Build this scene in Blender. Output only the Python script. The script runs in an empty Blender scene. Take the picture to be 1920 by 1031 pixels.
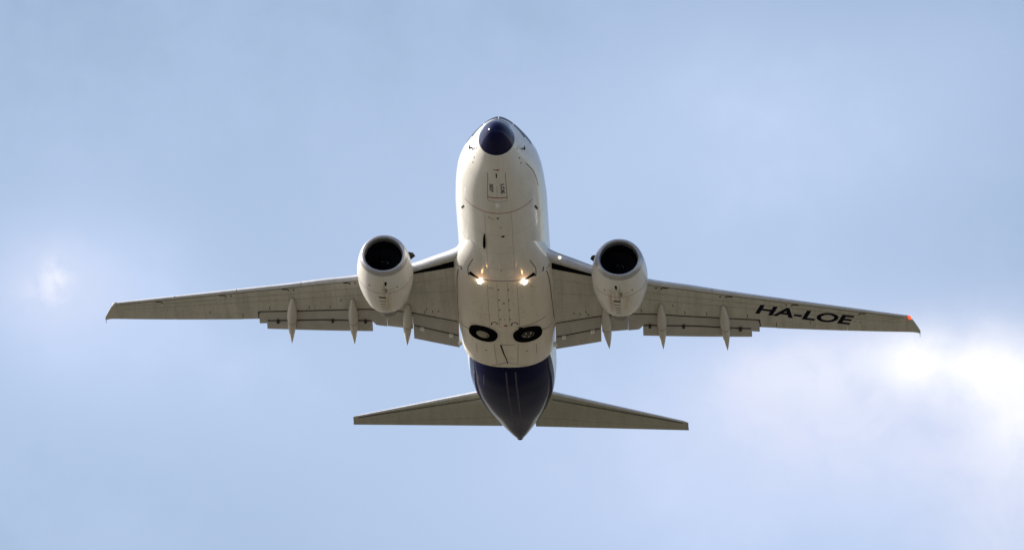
import bpy, bmesh, math, random
import numpy as np
from mathutils import Matrix, Vector, Euler
random.seed(7)
R = math.radians
scn = bpy.context.scene
col = scn.collection

# ------------------------------------------------------------------ camera
ELEV = 14.7                      # the photographer on the ground looks up this steeply
cam_d = bpy.data.cameras.new('camera'); cam = bpy.data.objects.new('camera', cam_d); col.objects.link(cam)
cam.location = (0, 0, 1.7); cam.rotation_euler = (R(90 + ELEV), 0, 0)
cam_d.sensor_width = 36.0; cam_d.lens = 20235.7 / 1920 * 36; cam_d.clip_start = 1; cam_d.clip_end = 80000
scn.camera = cam
CAM = Matrix.Translation(cam.location) @ Euler(cam.rotation_euler).to_matrix().to_4x4()
# attitude of the aircraft (x = its left, y = aft, z = up) seen from the camera, 450 m away
DIST, TH, YAW, ROLL = 450.0, R(28.6871), R(-1.86087), R(2.08661)
c, s = math.cos, math.sin
Ry = Matrix(((c(YAW), -s(YAW), 0), (s(YAW), c(YAW), 0), (0, 0, 1)))
Rr = Matrix(((c(ROLL), 0, s(ROLL)), (0, 1, 0), (-s(ROLL), 0, c(ROLL))))
Bv = Matrix(((1, 0, 0), (0, -s(TH), c(TH)), (0, -c(TH), -s(TH))))
ROT = Bv @ Ry @ Rr
PLANE = CAM @ Matrix.Translation((-0.2017, -0.3555, -DIST)) @ ROT.to_4x4() @ Matrix.Translation((0, -14.0, 0))

# ------------------------------------------------------------------ light
sun_dir = (PLANE.to_3x3() @ Vector((-0.82, 0.14, 0.55))).normalized()
SUN_EL = math.asin(sun_dir.z); SUN_AZ = math.atan2(sun_dir.x, sun_dir.y)
sl = bpy.data.lights.new('sun', 'SUN'); sl.energy = 5.0; sl.angle = R(0.5); sl.color = (1.0, 0.95, 0.87)
so = bpy.data.objects.new('sun', sl); col.objects.link(so)
so.rotation_euler = sun_dir.to_track_quat('Z', 'Y').to_euler()
scn.view_settings.view_transform = 'Standard'; scn.view_settings.look = 'None'
scn.view_settings.exposure = 0.55; scn.view_settings.gamma = 1.0

world = bpy.data.worlds.new('World'); scn.world = world; world.use_nodes = True
nt = world.node_tree; N = nt.nodes; L = nt.links
for n in list(N): N.remove(n)
def nd(t, tree=None, **k):
    n = (tree or nt).nodes.new(t)
    for a, b in k.items(): setattr(n, a, b)
    return n
def mth(op, a, b=None, tree=None, clamp=False):
    t = tree or nt
    n = t.nodes.new('ShaderNodeMath'); n.operation = op; n.use_clamp = clamp
    for i, v in enumerate((a, b)):
        if v is None: continue
        if isinstance(v, (int, float)): n.inputs[i].default_value = v
        else: t.links.new(v, n.inputs[i])
    return n.outputs[0]
def mixc(fac, a, b, tree=None, mode='MIX'):
    t = tree or nt
    n = t.nodes.new('ShaderNodeMix'); n.data_type = 'RGBA'; n.blend_type = mode
    for sk, v in ((n.inputs[0], fac), (n.inputs[6], a), (n.inputs[7], b)):
        if isinstance(v, (int, float)): sk.default_value = v
        elif isinstance(v, tuple): sk.default_value = (*v, 1) if len(v) == 3 else v
        else: t.links.new(v, sk)
    return n.outputs[2]
sky = nd('ShaderNodeTexSky', sky_type='NISHITA', sun_disc=False)
sky.sun_elevation = SUN_EL; sky.sun_rotation = SUN_AZ; sky.air_density = 1.0; sky.dust_density = 0.6; sky.ozone_density = 1.5
tc = nd('ShaderNodeTexCoord'); sep = nd('ShaderNodeSeparateXYZ'); L.new(tc.outputs['Generated'], sep.inputs[0])
az = mth('ARCTAN2', sep.outputs[0], sep.outputs[1]); el = mth('ARCSINE', sep.outputs[2])
# azimuth and elevation in units of 2.718 degrees
U = mth('DIVIDE', az, 0.04744); V = mth('DIVIDE', mth('SUBTRACT', el, R(ELEV)), 0.04744)
uv = nd('ShaderNodeCombineXYZ'); L.new(U, uv.inputs[0]); L.new(V, uv.inputs[1])
def noise(scale, detail, rough, vec, off=(0, 0, 0), dist=0.0, tree=None):
    t = tree or nt
    m = t.nodes.new('ShaderNodeMapping'); m.inputs['Location'].default_value = off
    t.links.new(vec, m.inputs['Vector'])
    n = t.nodes.new('ShaderNodeTexNoise'); n.inputs['Scale'].default_value = scale
    n.inputs['Detail'].default_value = detail; n.inputs['Roughness'].default_value = rough
    n.inputs['Distortion'].default_value = dist
    t.links.new(m.outputs[0], n.inputs['Vector']); return n.outputs[0]
def ramp(v, a, b, tree=None, smooth=True):
    t = tree or nt
    n = t.nodes.new('ShaderNodeMapRange'); n.interpolation_type = 'SMOOTHSTEP' if smooth else 'LINEAR'
    t.links.new(v, n.inputs[0]); n.inputs[1].default_value = a; n.inputs[2].default_value = b
    return n.outputs[0]
def blob(u0, v0, ru, rv, warp):
    du = mth('DIVIDE', mth('SUBTRACT', U, u0), ru); dv = mth('DIVIDE', mth('SUBTRACT', V, v0), rv)
    d = mth('ADD', mth('MULTIPLY', du, du), mth('MULTIPLY', dv, dv))
    return mth('EXPONENT', mth('MULTIPLY', mth('ADD', d, warp), -1.0))
n1 = noise(1.1, 4, 0.5, uv.outputs[0], (3.1, 1.7, 0), 0.3)
n2 = noise(4.0, 4, 0.55, uv.outputs[0], (7.3, 2.2, 0), 0.2)
n4 = noise(13.0, 5, 0.6, uv.outputs[0], (1.3, 8.2, 0), 0.3)
warp = mth('MULTIPLY', mth('SUBTRACT', mth('ADD', mth('MULTIPLY', n1, 1.1), mth('ADD', mth('MULTIPLY', n2, 0.65), mth('MULTIPLY', n4, 0.25))), 1.0), 2.4)
def bank(blobs, w):
    acc = None
    for u0, v0, ru, rv, k in blobs:
        b = mth('MULTIPLY', blob(u0, v0, ru, rv, w), k)
        acc = b if acc is None else mth('ADD', acc, b)
    return mth('MINIMUM', acc, 1.0)
# thin high veil, softer grey-white cloud and the sunlit white of the cumulus on the right
w1 = mth('MULTIPLY', warp, 0.55)
veil = bank([(.44, .42, .38, .24, .30), (.56, .22, .55, .20, .50), (.93, .44, .25, .16, .25), (.60, -.40, .62, .32, .90), (-.90, -.04, .25, .18, .95), (-.70, -.22, .5, .18, .40),
             (-.1, -.48, .65, .22, .22), (-.1, .05, .6, .35, .38), (-.75, .30, .5, .2, .15), (.5, -.1, .5, .15, .25)], w1)
n5 = noise(9.0, 7, 0.62, uv.outputs[0], (4.4, 0.7, 0), 0.6)
wisp = mth('ADD', mth('MULTIPLY', mth('ADD', n4, n5), 0.95), 0.05)
soft = mth('MULTIPLY', bank([(.58, -.20, .17, .08, .90), (.70, -.26, .30, .11, .75), (.99, -.38, .14, .24, .70), (.86, -.14, .22, .07, .55), (.55, -.38, .5, .14, .30), (-.93, -.03, .13, .09, .60)], w1), wisp, clamp=True)
w2 = mth('MULTIPLY', warp, 0.9)
white = mth('MULTIPLY', bank([(.81, -.165, .075, .055, .95), (.95, -.185, .12, .06, .85), (1.02, -.27, .10, .12, .50), (.64, -.20, .16, .06, .25)], w2), wisp, clamp=True)
white = mth('ADD', white, mth('MULTIPLY', bank([(-.925, -.005, .030, .034, .34), (-.95, -.04, .05, .03, .20)], mth('MULTIPLY', warp, 2.2)), mth('MULTIPLY', ramp(n4, 0.38, 0.66), 1.3)), clamp=True)
skyc = mixc(1.0, sky.outputs[0], (1.17, 1.07, 1.03), mode='MULTIPLY')
thin = ramp(mth('ADD', mth('MULTIPLY', n1, 0.45), mth('ADD', mth('MULTIPLY', n2, 0.38), mth('MULTIPLY', n4, 0.17))), 0.34, 0.66)
c0 = mixc(mth('MULTIPLY', thin, 0.42), skyc, (4.15, 5.15, 7.2))
c1 = mixc(veil, c0, (4.3, 5.3, 7.35))
c1b = mixc(soft, c1, (5.7, 6.15, 7.7))
c2 = mixc(white, c1b, (8.6, 8.6, 8.8))
# glow added round the unseen sun to brighten the left side and reflections
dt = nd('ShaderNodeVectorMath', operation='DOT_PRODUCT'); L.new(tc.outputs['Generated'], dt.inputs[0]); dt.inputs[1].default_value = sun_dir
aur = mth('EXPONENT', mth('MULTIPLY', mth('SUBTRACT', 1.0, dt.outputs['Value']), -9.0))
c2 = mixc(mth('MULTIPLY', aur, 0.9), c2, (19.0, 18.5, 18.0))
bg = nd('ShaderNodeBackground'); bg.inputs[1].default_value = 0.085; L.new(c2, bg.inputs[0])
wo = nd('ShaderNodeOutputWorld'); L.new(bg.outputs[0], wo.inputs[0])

# ------------------------------------------------------------------ materials
def new_mat(name):
    m = bpy.data.materials.new(name); m.use_nodes = True
    t = m.node_tree; b = t.nodes['Principled BSDF']; return m, t, b
def simple(name, colr, rough=0.4, metal=0.0, coat=0.0, emit=None, es=0.0, spec=0.5, var=0.0, vscale=3.0):
    m, t, b = new_mat(name)
    b.inputs['Base Color'].default_value = (*colr, 1); b.inputs['Roughness'].default_value = rough
    b.inputs['Metallic'].default_value = metal; b.inputs['Coat Weight'].default_value = coat
    b.inputs['Coat Roughness'].default_value = 0.06; b.inputs['Specular IOR Level'].default_value = spec
    if emit: b.inputs['Emission Color'].default_value = (*emit, 1); b.inputs['Emission Strength'].default_value = es
    if var:
        o = t.nodes.new('ShaderNodeTexCoord')
        a = noise(vscale, 6, 0.65, o.outputs['Object'], tree=t)
        f = ramp(a, 0.3, 0.75, tree=t)
        cc = mixc(f, tuple(v * (1 - var) for v in colr), tuple(min(1, v * (1 + var * .6)) for v in colr), tree=t)
        t.links.new(cc, b.inputs['Base Color'])
    return m
def painted(name, colr, dirt, amount, stretch=(1.0, 0.12, 1.0), fine=14.0, rough=0.28, coat=0.5, navy=False, panels=None, stains=()):
    """aircraft paint with airflow streaks, grime speckle and (on the fuselage) the navy livery"""
    m, t, b = new_mat(name)
    o = t.nodes.new('ShaderNodeTexCoord').outputs['Object']
    mp = t.nodes.new('ShaderNodeMapping'); mp.inputs['Scale'].default_value = stretch; t.links.new(o, mp.inputs['Vector'])
    a = noise(2.2, 7, 0.6, mp.outputs[0], tree=t); g = noise(fine, 4, 0.7, o, tree=t)
    f = mth('MULTIPLY', ramp(mth('ADD', mth('MULTIPLY', a, 0.6, tree=t), mth('MULTIPLY', g, 0.4, tree=t), tree=t), 0.36, 0.72, tree=t), amount, tree=t)
    cc = mixc(f, colr, dirt, tree=t)
    sp = t.nodes.new('ShaderNodeSeparateXYZ'); t.links.new(o, sp.inputs[0])
    if panels:
        # rivetted skin panels: thin darker joints every few decimetres
        (pa, pb, wd, k, ax) = panels
        for axis, per in ((0, pa), (ax, pb)):
            q = mth('ABSOLUTE', mth('SUBTRACT', mth('FRACT', mth('DIVIDE', sp.outputs[axis], per, tree=t), tree=t), 0.5, tree=t), tree=t)
            ln = mth('MULTIPLY', mth('LESS_THAN', q, wd / per / 2, tree=t), k, tree=t)
            cc = mixc(ln, cc, tuple(v * .35 for v in dirt), tree=t)
    for x0, wd, y0, y1, k, tint in stains:
        gx = mth('DIVIDE', mth('SUBTRACT', sp.outputs[0], x0, tree=t), wd, tree=t)
        gs = mth('EXPONENT', mth('MULTIPLY', mth('MULTIPLY', gx, gx, tree=t), -1.0, tree=t), tree=t)
        ym = mth('MULTIPLY', ramp(sp.outputs[1], y0, y0 + .5, tree=t), ramp(sp.outputs[1], y1, y1 - .9, tree=t), tree=t)
        sm = t.nodes.new('ShaderNodeMapping'); sm.inputs['Scale'].default_value = (9, 1.3, 2); t.links.new(o, sm.inputs['Vector'])
        nz = ramp(noise(1.0, 5, 0.65, sm.outputs[0], tree=t), 0.28, 0.68, tree=t)
        lo = mth('LESS_THAN', sp.outputs[2], -2.1, tree=t)
        fk = mth('MULTIPLY', mth('MULTIPLY', mth('MULTIPLY', gs, ym, tree=t), mth('MULTIPLY', nz, lo, tree=t), tree=t), k, tree=t)
        cc = mixc(fk, cc, tint, tree=t)
    if navy:
        lim = mth('ADD', mth('MULTIPLY', mth('SUBTRACT', sp.outputs[1], 20.0, tree=t), 0.18, tree=t), -0.62, tree=t)
        isn = mth('MULTIPLY', mth('LESS_THAN', sp.outputs[2], lim, tree=t), mth('GREATER_THAN', sp.outputs[1], 17.3, tree=t), tree=t)
        nv = mixc(f, NAVY, (0.02, 0.022, 0.04), tree=t)
        cc = mixc(isn, cc, nv, tree=t)
        t.links.new(mth('MULTIPLY', mth('SUBTRACT', 1.0, isn, tree=t), coat, tree=t), b.inputs['Coat Weight'])
        t.links.new(mth('SUBTRACT', 1.5, mth('MULTIPLY', isn, 0.45, tree=t), tree=t), b.inputs['IOR'])
    t.links.new(cc, b.inputs['Base Color'])
    b.inputs['Roughness'].default_value = rough
    if not navy: b.inputs['Coat Weight'].default_value = coat
    b.inputs['Coat Roughness'].default_value = 0.05
    rr = mth('ADD', mth('MULTIPLY', f, 0.25, tree=t), rough, tree=t); 
    if navy: rr = mixc(isn, rr, (0.07, 0.07, 0.07), tree=t)
    t.links.new(rr, b.inputs['Roughness'])
    return m
NAVY = (0.0045, 0.006, 0.042)
M = {}
M['white'] = painted('white_paint', (0.77, 0.74, 0.69), (0.40, 0.34, 0.25), 0.30, navy=True, rough=0.2, coat=0.35)
M['fairing'] = painted('fairing_paint', (0.80, 0.735, 0.64), (0.42, 0.35, 0.25), 0.38, fine=9.0, rough=0.4, coat=0.2)
M['cowl'] = painted('cowl_paint', (0.78, 0.76, 0.72), (0.50, 0.36, 0.20), 0.30, rough=0.3, coat=0.4,
    stains=[(4.55, .13, 9.0, 11.9, .75, (.36, .24, .11)), (5.22, .12, 9.5, 11.5, .6, (.46, .27, .08)), (4.85, .16, 8.9, 10.4, .6, (.30, .26, .20)), (4.85, .5, 9.2, 12.2, .35, (.48, .38, .24)),
            (-4.70, .09, 9.7, 12.2, .75, (.44, .28, .12)), (-4.58, .05, 9.4, 11.0, .55, (.40, .24, .10)), (-4.85, .10, 8.9, 10.2, .5, (.30, .26, .20)), (-4.85, .4, 9.4, 12.2, .22, (.48, .38, .24))])
M['wing'] = painted('wing_grey_paint', (0.57, 0.555, 0.49), (0.35, 0.335, 0.275), 0.65, stretch=(1.4, .16, 1), fine=7.0, rough=0.5, coat=0.0, panels=(0.95, 1.4, 0.022, 0.25, 1))
M['tail'] = painted('tail_grey_paint', (0.40, 0.395, 0.33), (0.26, 0.25, 0.19), 0.55, stretch=(1.4, .16, 1), fine=7.0, rough=0.5, coat=0.0)
M['flap'] = painted('flap_grey_paint', (0.50, 0.475, 0.44), (0.32, 0.30, 0.27), 0.5, stretch=(1, .35, 1), fine=16.0, rough=0.5, coat=0.0)
M['canoe'] = painted('canoe_grey_paint', (0.62, 0.59, 0.53), (0.42, 0.39, 0.33), 0.45, rough=0.45, coat=0.1)
M['slat'] = simple('bare_leading_edge_metal', (0.66, 0.66, 0.70), 0.35, 0.35, var=0.12)
M['lip'] = simple('inlet_lip_metal', (0.50, 0.49, 0.50), 0.42, 0.8, var=0.15)
M['navy'] = simple('navy_gloss_paint', NAVY, 0.10)
M['navy'].node_tree.nodes['Principled BSDF'].inputs['IOR'].default_value = 1.25
M['ink'] = simple('matt_navy_lettering', (0.006, 0.007, 0.02), 0.8, spec=0.05)
M['black'] = simple('black_recess', (0.005, 0.005, 0.006), 0.9, spec=0.0)
M['line'] = simple('panel_joint_grey', (0.06, 0.055, 0.05), 0.8, spec=0.1)
M['joint'] = simple('wing_skin_joint', (0.17, 0.16, 0.13), 0.7, spec=0.1)
M['faint'] = simple('faint_joint_grey', (0.30, 0.27, 0.22), 0.7)
M['keel'] = simple('mauve_belly_line', (0.075, 0.065, 0.10), 0.6, spec=0.1)
M['red'] = simple('red_marking', (0.32, 0.055, 0.03), 0.5)
M['stain'] = simple('oil_stain', (0.42, 0.24, 0.10), 0.5, var=0.35, vscale=6)
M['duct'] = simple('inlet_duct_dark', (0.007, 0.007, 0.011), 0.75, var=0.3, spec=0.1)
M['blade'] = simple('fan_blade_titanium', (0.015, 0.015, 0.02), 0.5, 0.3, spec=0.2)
M['rubber'] = simple('tyre_rubber', (0.006, 0.006, 0.007), 0.85, var=0.3, vscale=9, spec=0.0)
M['cream'] = simple('cream_hubcap', (0.33, 0.30, 0.225), 0.55, var=0.15, vscale=7)
M['hub'] = simple('bare_wheel_hub', (0.10, 0.085, 0.075), 0.4, 0.6, var=0.4, vscale=14)
M['glass'] = simple('cockpit_glass', (0.012, 0.014, 0.02), 0.06)
M['glass'].node_tree.nodes['Principled BSDF'].inputs['IOR'].default_value = 1.12
M['hot'] = simple('exhaust_metal', (0.22, 0.19, 0.17), 0.4, 0.9, var=0.2)
M['lamp'] = simple('landing_lamp', (0.9, 0.9, 0.9), 0.2, emit=(1.0, 0.90, 0.72), es=7.0)
M['lampdim'] = simple('root_lamp', (0.9, 0.9, 0.9), 0.2, emit=(1.0, 0.85, 0.62), es=1.0)
M['navred'] = simple('red_navigation_lamp', (0.6, 0.06, 0.02), 0.2, emit=(1.0, 0.05, 0.015), es=1.8)
M['navclear'] = simple('clear_lamp_cover', (0.75, 0.78, 0.78), 0.08, coat=1.0)
M['bright'] = simple('bright_metal', (0.86, 0.86, 0.86), 0.4)

# ------------------------------------------------------------------ helpers
def tag(o, label=None, cat=None, group=None, kind=None):
    for k, v in (('label', label), ('category', cat), ('group', group), ('kind', kind)):
        if v: o[k] = v
    return o
def build(name, bm, mats, parent, smooth=True, label=None, sharp=None):
    bmesh.ops.remove_doubles(bm, verts=bm.verts, dist=1e-5)
    me = bpy.data.meshes.new(name); bm.to_mesh(me); bm.free()
    for m in (mats if isinstance(mats, (list, tuple)) else [mats]): me.materials.append(M[m])
    if smooth:
        me.polygons.foreach_set('use_smooth', [True] * len(me.polygons))
        if sharp: me.set_sharp_from_angle(angle=R(sharp))
    o = bpy.data.objects.new(name, me); col.objects.link(o)
    if parent: o.parent = parent
    if label: o['label'] = label
    return o
def grid(bm, rows, mat=0, closed=False, flip=False):
    vs = [[bm.verts.new(p) for p in r] for r in rows]
    for i in range(len(vs) - 1):
        n = len(vs[i])
        for j in range(n if closed else n - 1):
            q = [vs[i][j], vs[i][(j + 1) % n], vs[i + 1][(j + 1) % n], vs[i + 1][j]]
            if flip: q.reverse()
            try: f = bm.faces.new(q); f.material_index = mat
            except ValueError: pass
    return vs
def cap(bm, ring, mat=0):
    try: f = bm.faces.new(ring); f.material_index = mat
    except ValueError: pass
def fixn(bm): bmesh.ops.recalc_face_normals(bm, faces=bm.faces[:])
def lathe(bm, prof, org, ax, seg=48, mat=0, squash=None):
    """prof: (along axis, radius); squash(x, z) bends a ring point"""
    ax = Vector(ax).normalized(); e1 = ax.orthogonal().normalized(); e2 = ax.cross(e1)
    rows = []
    for l, r in prof:
        rows.append([Vector(org) + ax * l + (e1 * math.cos(2 * math.pi * k / seg) + e2 * math.sin(2 * math.pi * k / seg)) * r for k in range(seg)])
    return grid(bm, rows, mat, closed=True)
def interp(xs, ys):
    """monotone cubic"""
    xs = np.array(xs, float); ys = np.array(ys, float); h = np.diff(xs); d = np.diff(ys) / h
    m = np.zeros(len(xs)); m[0] = d[0]; m[-1] = d[-1]
    for i in range(1, len(xs) - 1):
        if d[i - 1] * d[i] > 0:
            w1 = 2 * h[i] + h[i - 1]; w2 = h[i] + 2 * h[i - 1]; m[i] = (w1 + w2) / (w1 / d[i - 1] + w2 / d[i])
    def f(x):
        x = min(max(x, xs[0]), xs[-1]); i = min(max(int(np.searchsorted(xs, x)) - 1, 0), len(xs) - 2)
        t = (x - xs[i]) / h[i]
        return float((1 + 2 * t) * (1 - t) ** 2 * ys[i] + t * (1 - t) ** 2 * h[i] * m[i] + t * t * (3 - 2 * t) * ys[i + 1] + t * t * (t - 1) * h[i] * m[i + 1])
    return f
def xs_(a, b, n): return [a + (b - a) * i / (n - 1) for i in range(n)]
def lin(xs, ys): return lambda x: float(np.interp(x, xs, ys))
# decals that lie 3 mm proud of a surface S(u, v) -> Vector
def surf_n(S, u, v, out):
    e = 1e-3; a = S(u + e, v) - S(u - e, v); b = S(u, v + e) - S(u, v - e)
    n = a.cross(b)
    if n.length < 1e-12: return out(u, v)
    n.normalize(); return n if n.dot(out(u, v)) > 0 else -n
def ribbon(bm, S, out, pts, width, mat, off=0.004, sub=6, ends=None):
    dense = []
    for i in range(len(pts) - 1):
        for k in range(sub): t = k / sub; dense.append((pts[i][0] + (pts[i + 1][0] - pts[i][0]) * t, pts[i][1] + (pts[i + 1][1] - pts[i][1]) * t))
    dense.append(pts[-1])
    P = [S(*d) for d in dense]; rows = []
    for i, d in enumerate(dense):
        tg = P[min(i + 1, len(P) - 1)] - P[max(i - 1, 0)]
        n = surf_n(S, *d, out); sd = tg.cross(n).normalized()
        w = width if not ends else ends[0] + (ends[1] - ends[0]) * i / (len(dense) - 1)
        rows.append([P[i] - sd * w / 2 + n * off, P[i] + n * off, P[i] + sd * w / 2 + n * off])
    grid(bm, rows, mat)
def patch(bm, S, out, quad, mat, off=0.004, nu=8, nv=8):
    """quad: four (u,v) corners in order"""
    rows = []
    for i in range(nu + 1):
        r = []
        for j in range(nv + 1):
            a, b = i / nu, j / nv
            u = (1 - a) * (1 - b) * quad[0][0] + a * (1 - b) * quad[1][0] + a * b * quad[2][0] + (1 - a) * b * quad[3][0]
            v = (1 - a) * (1 - b) * quad[0][1] + a * (1 - b) * quad[1][1] + a * b * quad[2][1] + (1 - a) * b * quad[3][1]
            r.append(S(u, v) + surf_n(S, u, v, out) * off)
        rows.append(r)
    grid(bm, rows, mat)
def disc(bm, S, out, u, v, r, mat, off=0.004, el=1.0, seg=14):
    n = surf_n(S, u, v, out); a = Vector((0, 1, 0)); a = (a - n * a.dot(n)).normalized(); b = n.cross(a)
    P = S(u, v) + n * off
    cap(bm, [bm.verts.new(P + a * math.cos(2 * math.pi * k / seg) * r * el + b * math.sin(2 * math.pi * k / seg) * r) for k in range(seg)], mat)
def text_mesh(txt, size, bold, shear=0.0):
    cu = bpy.data.curves.new('lettering', 'FONT'); cu.body = txt; cu.size = size; cu.offset = bold; cu.shear = shear; cu.resolution_u = 4
    ob = bpy.data.objects.new('lettering', cu); col.objects.link(ob)
    dg = bpy.context.evaluated_depsgraph_get(); me = bpy.data.meshes.new_from_object(ob.evaluated_get(dg))
    V = [v.co.copy() for v in me.vertices]; F = [list(p.vertices) for p in me.polygons]
    bpy.data.objects.remove(ob); bpy.data.curves.remove(cu); bpy.data.meshes.remove(me)
    return V, F
def lettering(bm, txt, size, bold, fn, mat, stretch=1.0, track=0.0):
    V, F = text_mesh(txt, size, bold)
    vs = [bm.verts.new(fn(v.x * stretch, v.y)) for v in V]
    for f in F:
        try: q = bm.faces.new([vs[i] for i in f]); q.material_index = mat
        except ValueError: pass

# ------------------------------------------------------------------ the ground under the climb-out
bm = bmesh.new(); rings = [0, 30, 100, 300, 900, 3000, 10000, 30000]
rows = [[Vector((r * math.cos(2 * math.pi * k / 48), r * math.sin(2 * math.pi * k / 48), 0)) for k in range(48)] for r in rings[1:]]
vs = grid(bm, rows, closed=True); cap(bm, vs[0]); fixn(bm)
gm, t, b = new_mat('dry_airfield_grass')
o = t.nodes.new('ShaderNodeTexCoord').outputs['Object']
a1 = noise(0.02, 6, 0.6, o, tree=t); a2 = noise(0.9, 6, 0.7, o, tree=t)
cc = mixc(ramp(a1, 0.35, 0.65, tree=t), (0.102, 0.089, 0.066), (0.082, 0.075, 0.051), tree=t)
cc = mixc(mth('MULTIPLY', ramp(a2, 0.3, 0.7, tree=t), 0.4, tree=t), cc, (0.118, 0.103, 0.078), tree=t)
t.links.new(cc, b.inputs['Base Color']); b.inputs['Roughness'].default_value = 0.95
M['ground'] = gm
tag(build('ground', bm, 'ground', None, smooth=False), kind='structure')

# ------------------------------------------------------------------ the aircraft
air = bpy.data.objects.new('airliner', None); col.objects.link(air); air.empty_display_size = 2
air.matrix_world = PLANE
tag(air, 'white twin-engine jet airliner with navy nose and navy rear belly climbing overhead', 'airplane')

# --- fuselage surface
FY = [0, .06, .2, .4, .7, 1.2, 1.7, 2.2, 2.7, 3.2, 4, 5.5, 7, 9, 17.5, 19, 20.9, 22.6, 24.9, 26.5, 28.3, 29.3, 29.75]
fw = interp(FY, [0, .17, .32, .44, .57, .73, .93, 1.13, 1.35, 1.52, 1.70, 1.83, 1.88, 1.88, 1.88, 1.88, 1.86, 1.76, 1.43, 1.06, .59, .30, .14])
ft = interp([0, .06, .2, .4, .7, 1.2, 1.7, 2.2, 2.7, 3.2, 4, 5.5, 7, 24, 26, 28, 29.3, 29.75], [-.5, -.32, -.11, .08, .28, .58, .91, 1.31, 1.55, 1.69, 1.81, 1.88, 1.88, 1.88, 1.83, 1.66, 1.40, 1.24])
fb = interp([0, .06, .2, .4, .7, 1.2, 2, 3, 4, 5, 6, 7, 8.5, 17.5, 19, 20.5, 22, 24, 27, 29, 29.75], [-.5, -.65, -.78, -.88, -.95, -1.07, -1.32, -1.57, -1.77, -1.92, -2.03, -2.09, -2.12, -2.12, -2.03, -1.77, -1.42, -.88, .06, .70, .96])
fc = interp([0, .2, 1.2, 3, 6, 19, 22, 24, 27, 29.75], [-.5, -.46, -.30, -.10, 0, .02, .12, .32, .72, 1.10])
fe_ = interp([0, .6, 1.2, 1.8, 2.6, 3.4, 4.6, 30], [2, 2, 1.78, 1.66, 1.66, 1.8, 2, 2])
def FUS(y, a):
    """a in degrees round the section: 0 = keel, +90 = the aircraft's left side"""
    a = R(a); w, zt, zb, zc = fw(y), ft(y), fb(y), fc(y)
    k = math.cos(a)
    if k >= 0: return Vector((w * math.sin(a), y, zc - (zc - zb) * k))
    e = 2 / fe_(y); sn = math.sin(a)
    return Vector((w * math.copysign(abs(sn) ** e, sn), y, zc + (zt - zc) * abs(k) ** e))
def fout(y, a): return Vector((math.sin(R(a)), -0.2 if y < 3 else 0.05, -math.cos(R(a))))
def fus_a(y, x, top=False):
    a = math.degrees(math.asin(max(-1, min(1, x / max(fw(y), 1e-3))))); return a
def FX(y, x): return FUS(y, fus_a(y, x))         # lower surface by station and buttline
def fxo(y, x): return Vector((x * .3, -0.2, -1))
YR = 1.20
bm = bmesh.new(); NA = 96
ys = [YR + (7 - YR) * (i / 60) for i in range(60)] + [7 + 11 * i / 14 for i in range(14)] + [18 + 11.75 * i / 70 for i in range(71)]
vs = grid(bm, [[FUS(y, 360 * k / NA) for k in range(NA)] for y in ys], 0, closed=True)
cap(bm, vs[-1], 2); cap(bm, vs[0], 2); fixn(bm)
W, NV, BK, LN, FT, RD = 0, 1, 2, 3, 4, 5
# dark anti-glare panel above the radome
patch(bm, FUS, fout, [(YR + .003, 130), (1.74, 148), (1.74, 212), (YR + .003, 230)], 6, nu=6, nv=16)
# nose ring marking, nose gear bay outline and writing on its doors
ribbon(bm, FUS, fout, [(4.62, a) for a in range(-52, 53, 4)], 0.035, RD, sub=2)
for x in (-.40, .40): ribbon(bm, FX, fxo, [(2.2, x * .9), (3.72, x)], 0.018, LN)
ribbon(bm, FX, fxo, [(2.9, 0.0), (3.7, 0.0)], 0.012, FT)
ribbon(bm, FX, fxo, [(3.62, -.40), (3.62, .40)], 0.05, RD)
ribbon(bm, FX, fxo, [(3.85, -.34), (3.85, .34)], 0.02, FT)
for x in (-.40, .40): ribbon(bm, FX, fxo, [(3.72, x), (3.85, x * .85)], 0.02, FT)
ribbon(bm, FX, fxo, [(1.98, -.13), (1.98, .13)], 0.04, RD); disc(bm, FX, fxo, 1.98, 0.05, .045, RD)
patch(bm, FX, fxo, [(2.18, -.035), (2.42, -.02), (2.42, .02), (2.18, .02)], BK, nu=2, nv=2)
for txt, x0 in (('307', -.30), ('LOE', .16)):
    lettering(bm, txt, .26, .006, lambda tx, ty, x0=x0: FX(2.78 + tx, x0 + ty * .8) + Vector((0, -.003, -.006)), NV, stretch=1.25)
for y, x, r, m in ((4.95, -.02, .05, BK), (5.6, .10, .04, FT), (6.25, .16, .075, LN), (9.0, .0, .04, FT), (8.3, -.3, .03, FT), (7.2, .45, .03, FT)): disc(bm, FX, fxo, y, x, r, m)
ribbon(bm, FX, fxo, [(4.9, -.42), (5.05, -.2)], .04, FT)
for sgn in (-1, 1):
    ribbon(bm, FUS, fout, [(5.2, 66 * sgn - 12), (5.65, 66 * sgn - 8)] if sgn > 0 else [(5.2, -52), (5.65, -58)], .09, LN)
    for y, a in ((1.55, 72), (2.0, 62), (2.25, 58)): disc(bm, FUS, fout, y, a * sgn, .035, LN)
# long keel joints, a few girth joints, mauve lines along the rear belly
for x in (-.55, .55): ribbon(bm, FX, fxo, [(4.7, x), (9.4, x)], .010, FT, sub=10)
for y in (6.2, 7.6, 8.9): ribbon(bm, FUS, fout, [(y, a) for a in range(-70, 71, 10)], .010, FT, sub=2)
for a, y0, y1 in ((9, 17.9, 28.4), (-3, 17.9, 28.4)): ribbon(bm, FUS, fout, [(y0 + (y1 - y0) * i / 8, a) for i in range(9)], .07, 7, sub=4)
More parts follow.
